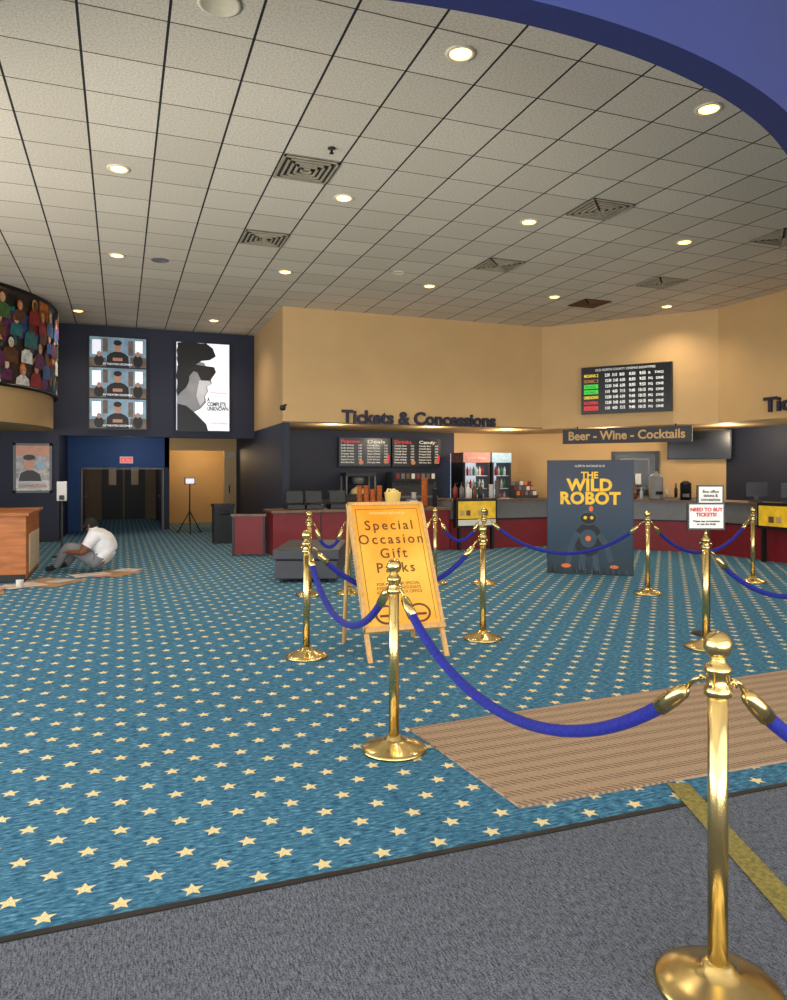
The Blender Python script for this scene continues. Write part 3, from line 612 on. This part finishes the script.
# ------------------------------------------------------------ seated person
def person():
    SKIN=pm('skin_brown',(120,78,56),.6); SHIRT=pm('white_shirt',(225,225,228),.85,var=.08,scale=12); PANT=pm('grey_trousers',(122,124,130),.85); SHOE=pm('dark_shoes',(40,38,40),.6); HAIR=pm('black_hair',(20,16,15),.8)
    base=Vector((-.40,11.77,.012))
    def P(u,v,z): return Vector((base.x+Rv.x*u+Fv.x*v,base.y+Rv.y*u+Fv.y*v,base.z+z))
    J={};E=[]
    def j(n,u,v,z,r,par=None,lab='skin'):
        J[n]=(P(u,v,z),r,lab); 
        if par: E.append((par,n,lab))
    j('pel',.19,0,.17,.18,None,'pant'); j('w',.20,0,.28,.20,'pel','shirt'); j('ch',.17,.0,.41,.215,'w','shirt'); j('uch',.10,.0,.52,.18,'ch','shirt')
    j('neck',.035,0,.60,.07,'uch','skin'); j('hd0',.0,.0,.645,.08,'neck','skin'); j('hd1',-.03,0,.695,.095,'hd0','skin'); j('hd2',-.02,0,.74,.07,'hd1','hair')
    for s,(el,wr) in {-1:((-.02,-.29,.30),(-.22,-.22,.30)),1:((-.03,.29,.30),(-.22,.22,.32))}.items():
        n='L' if s<0 else 'R'
        j(n+'s',.10,s*.19,.53,.10,'uch','shirt'); j(n+'m',.05,s*.26,.42,.085,n+'s','shirt'); j(n+'e',*el,.056,n+'m','skin'); j(n+'w',*wr,.034,n+'e','skin')
        d=(Vector(wr)-Vector(el)).normalized()
        pc=Vector(wr)+d*.05; j(n+'p',*pc,.034,n+'w','skin')
        for f in range(4):
            l=[.06,.072,.067,.052][f]; o=(f-1.5)*.018
            a=pc+d*.035+Vector((0,o,0)); bq=a+d*l*.5+Vector((0,o*.2,-.006)); cq=bq+d*l*.5+Vector((0,0,-.02))
            j(n+'f%da'%f,*a,.0095,n+'p','skin'); j(n+'f%db'%f,*bq,.0085,n+'f%da'%f,'skin'); j(n+'f%dc'%f,*cq,.0075,n+'f%db'%f,'skin')
        t=pc+Vector((0,-.03*s,0)); j(n+'t1',*(t+d*.005),.011,n+'p','skin'); j(n+'t2',*(t+d*.04+Vector((0,-.015*s,-.003))),.009,n+'t1','skin')
    for s,(kn,an) in {-1:((-.30,-.14,.38),(-.46,-.14,.09)),1:((-.26,.22,.36),(-.46,.24,.09))}.items():
        n='l' if s<0 else 'r'
        j(n+'h',.10,s*.11,.17,.14,'pel','pant'); j(n+'t',-.11,s*.125,.29,.115,n+'h','pant'); j(n+'k',*kn,.085,n+'t','pant'); j(n+'c',*(Vector(kn).lerp(Vector(an),.4)),.074,n+'k','pant'); j(n+'a',*an,.055,n+'c','pant')
        j(n+'f',an[0]-.06,an[1],.06,.05,n+'a','shoe'); j(n+'o',an[0]-.17,an[1],.042,.038,n+'f','shoe')
    names=list(J); me=bpy.data.meshes.new('body'); me.from_pydata([tuple(J[k][0]) for k in names],[(names.index(a),names.index(c)) for a,c,_ in E],[])
    ob=bpy.data.objects.new('body',me); COL.objects.link(ob)
    m=ob.modifiers.new('skin','SKIN'); m.use_smooth_shade=True
    for i,k in enumerate(names): sv=me.skin_vertices[0].data[i]; sv.radius=(J[k][1],J[k][1]); sv.use_root=(i==0)
    ob.modifiers.new('sub','SUBSURF').levels=2; ob.modifiers['sub'].render_levels=2
    bpy.context.view_layer.update(); dg=bpy.context.evaluated_depsgraph_get()
    m2=bpy.data.meshes.new_from_object(ob.evaluated_get(dg)); bpy.data.objects.remove(ob)
    b=MB('seated_person'); vs=[tuple(v.co) for v in m2.vertices]; lm={'skin':SKIN,'shirt':SHIRT,'pant':PANT,'shoe':SHOE,'hair':HAIR}
    groups={k:[] for k in lm}
    for p in m2.polygons:
        c=p.center; best=None
        for a,q_,lab in E:
            A=J[a][0];Bq=J[q_][0];ab=Bq-A; t=max(0,min(1,(c-A).dot(ab)/max(1e-9,ab.dot(ab)))); dd=(c-(A+ab*t)).length-(J[a][1]*(1-t)+J[q_][1]*t)
            if best is None or dd<best[0]: best=(dd,lab)
        groups[best[1]].append(tuple(p.vertices))
    o=len(b.v); b.v+= [tuple(v) for v in vs]
    for k,fs in groups.items():
        if not fs: continue
        i=b.idx(lm[k])
        for f in fs: b.f.append([o+x for x in f]); b.mi.append(i); b.sm.append(True)
    hl=[(max(.003,.095*math.sin(math.pi*i/14)),-.095*1.12*math.cos(math.pi*i/14)) for i in range(5,15)]
    Mh=Matrix.Translation(P(-.015,0,.69)); b.lathe(hl,HAIR,(0,0,0),20,Mh)
    b.lathe([(.003,-.02),(.014,-.01),(.008,.015),(.003,.03)],SKIN,tuple(P(-.115,0,.66)),8)
    for s in (-1,1):
        b.lathe([(.004,-.03),(.014,-.015),(.016,.01),(.006,.03)],SKIN,tuple(P(-.01,s*.088,.67)),8)
        b.lathe([(.003,-.008),(.01,0),(.003,.008)],BLACK,tuple(P(-.102,s*.03,.69)),8)
    b.lathe([(.004,-.006),(.022,0),(.004,.006)],pm('lips',(110,50,45),.6),tuple(P(-.085,0,.625)),8)
    zs=min(v[2] for v in b.v); b.v=[(v[0],v[1],v[2]-zs+.018) for v in b.v]
    return b.done()
person()

# ------------------------------------------------------------ ceiling fixtures
LAMP=pm('lamp_glow',(255,220,150),.5,em=(255,190,90),es=9); TRIM=pm('white_metal_trim',(225,210,180),.4)
lights=[(2.46,5.1),(4.9,5.1),(-.02,8.3),(2.46,8.25),(4.93,8.2),(7.4,8.15),(-.05,11.6),(2.48,11.6),(5.0,11.6),(7.45,11.5),(-.79,15.8),(1.85,15.8),(9.92,11.4),(-2.5,8.3),(-2.5,5.1),(9.9,8.1)]  # last one is added out of view to warm the right side
for x,y in lights:
    b=MB('recessed_downlight'); b.lathe([(.085,.0),(.09,-.012),(.115,-.010),(.12,.0)],TRIM,(x,y,ZC),24); b.lathe([(.002,-.022),(.05,-.018),(.082,-.008),(.084,-.004)],LAMP,(x,y,ZC),24); o=b.done()
    ld=bpy.data.lights.new('downlight','SPOT'); ld.energy=110; ld.color=(1,.82,.6); ld.spot_size=math.radians(140); ld.spot_blend=.9; ld.shadow_soft_size=.07
    lo_=bpy.data.objects.new('downlight_lamp',ld); COL.objects.link(lo_); lo_.parent=o; lo_.location=(x,y,ZC-.05)
VM=pm('vent_metal',(160,148,126),.5); VD=pm('vent_dark',(50,44,38),.6); VB=pm('vent_brown',(100,70,46),.6)
def vent(x,y,r=.29,mt=VM):
    b=MB('ceiling_vent'); z=ZC-.002; b.box(x-r,x+r,y-r,y+r,z-.008,z,VD)
    for i in range(5):
        a=r-i*r/5; t=.022; zz=z-.012-.003*i
        b.box(x-a,x+a,y-a,y-a+t,zz-.006,z,mt); b.box(x-a,x+a,y+a-t,y+a,zz-.006,z,mt); b.box(x-a,x-a+t,y-a,y+a,zz-.006,z,mt); b.box(x+a-t,x+a,y-a,y+a,zz-.006,z,mt)
    b.done()
for x,y in ((1.85,7.615),(1.85,10.055),(5.51,10.055),(5.51,7.5),(8.6,10.0),(8.5,7.5)): vent(x,y)
vent(8.35,11.7,.29,VB)
for x,y,r,m in ((.56,11.63,.13,GLAM),(.64,5.14,.15,TRIM),(4.2,11.0,.1,TRIM)):
    b=MB('ceiling_speaker'); b.lathe([(r,0),(r,-.01),(r*.85,-.015),(r*.8,-.008),(.01,-.008)],m,(x,y,ZC),24); b.done()
b=MB('sprinkler_head'); b.lathe([(.04,0),(.04,-.01),(.012,-.015),(.012,-.05),(.025,-.052),(.025,-.056)],BLACK,(1.97,7.03,ZC),14); b.done()
b=MB('security_camera'); b.tube([(2.935,13.6,2.75),(2.88,13.6,2.75)],.02,BLACK,8); b.lathe([(.05,-.05),(.06,0),(.05,.04),(.01,.05)],BLACK,(2.86,13.6,2.7),14); b.done()

# ------------------------------------------------------------ lights
def area(name,loc,rot,sx,sy,e,col=(1,1,1),portal=False):
    l=bpy.data.lights.new(name,'AREA'); l.shape='RECTANGLE'; l.size=sx; l.size_y=sy; l.energy=e; l.color=col
    o=bpy.data.objects.new(name,l); COL.objects.link(o); o.location=loc; o.rotation_euler=rot
    if portal: l.cycles.is_portal=True
    return o
area('storefront_portal',(3.9,-3.5,2.1),(math.radians(90),0,0),18.8,4.2,1,portal=True)
area('left_opening_portal',(-5.7,3.4,2.2),(math.radians(90),0,math.radians(-90)),13.2,3.8,1,portal=True)  # portal for the added openings in the unseen left wall
# added unseen area lamps outside, aimed upwards to brighten the ceiling
area('ceiling_fill',(2.5,-4.6,.2),(math.radians(120),0,0),15,2.2,800,(1,.98,.94))
area('ceiling_fill',(-6.8,4.0,.2),(math.radians(122),0,math.radians(-90)),11,2.2,1050,(1,.98,.94))
def pl(name,loc,e,col,r=.1):
    l=bpy.data.lights.new(name,'POINT'); l.energy=e; l.color=col; l.shadow_soft_size=r; o=bpy.data.objects.new(name,l); COL.objects.link(o); o.location=loc
pl('corridor_lamp',(2.0,21.3,2.1),45,(1,.72,.38)); pl('alcove_fill',(.2,18.6,2.2),14,(.9,.9,1)); pl('hall_fill',(.1,23.2,2.1),18,(1,.8,.6))  # alcove and hall lights are added to lighten the hallway, without fixtures
for i,(x,y) in enumerate(((8.2,14.6),(10.0,13.4),(11.6,11.6),(11.8,9.4))): pl('bar_lamp',(x,y,2.3),34,(1,.84,.6))
for x in (4.0,6.2): pl('stand_fill',(x,14.2,2.3),24,(1,.84,.62))  # added point lights to brighten the counter, without fixtures
wd=bpy.data.worlds.new('World'); scene.world=wd; wd.use_nodes=True; bg=wd.node_tree.nodes['Background']
bg.inputs[0].default_value=(.97,.985,1,1); bg.inputs[1].default_value=3.4

# ------------------------------------------------------------ camera
cd=bpy.data.cameras.new('Camera'); co=bpy.data.objects.new('Camera',cd); COL.objects.link(co)
co.location=(0,0,1.45); co.rotation_euler=(math.radians(90),0,-yaw)
cd.sensor_fit='VERTICAL'; cd.sensor_height=24; cd.lens=24*730/1000; cd.shift_y=-.026; cd.clip_start=.05
scene.camera=co
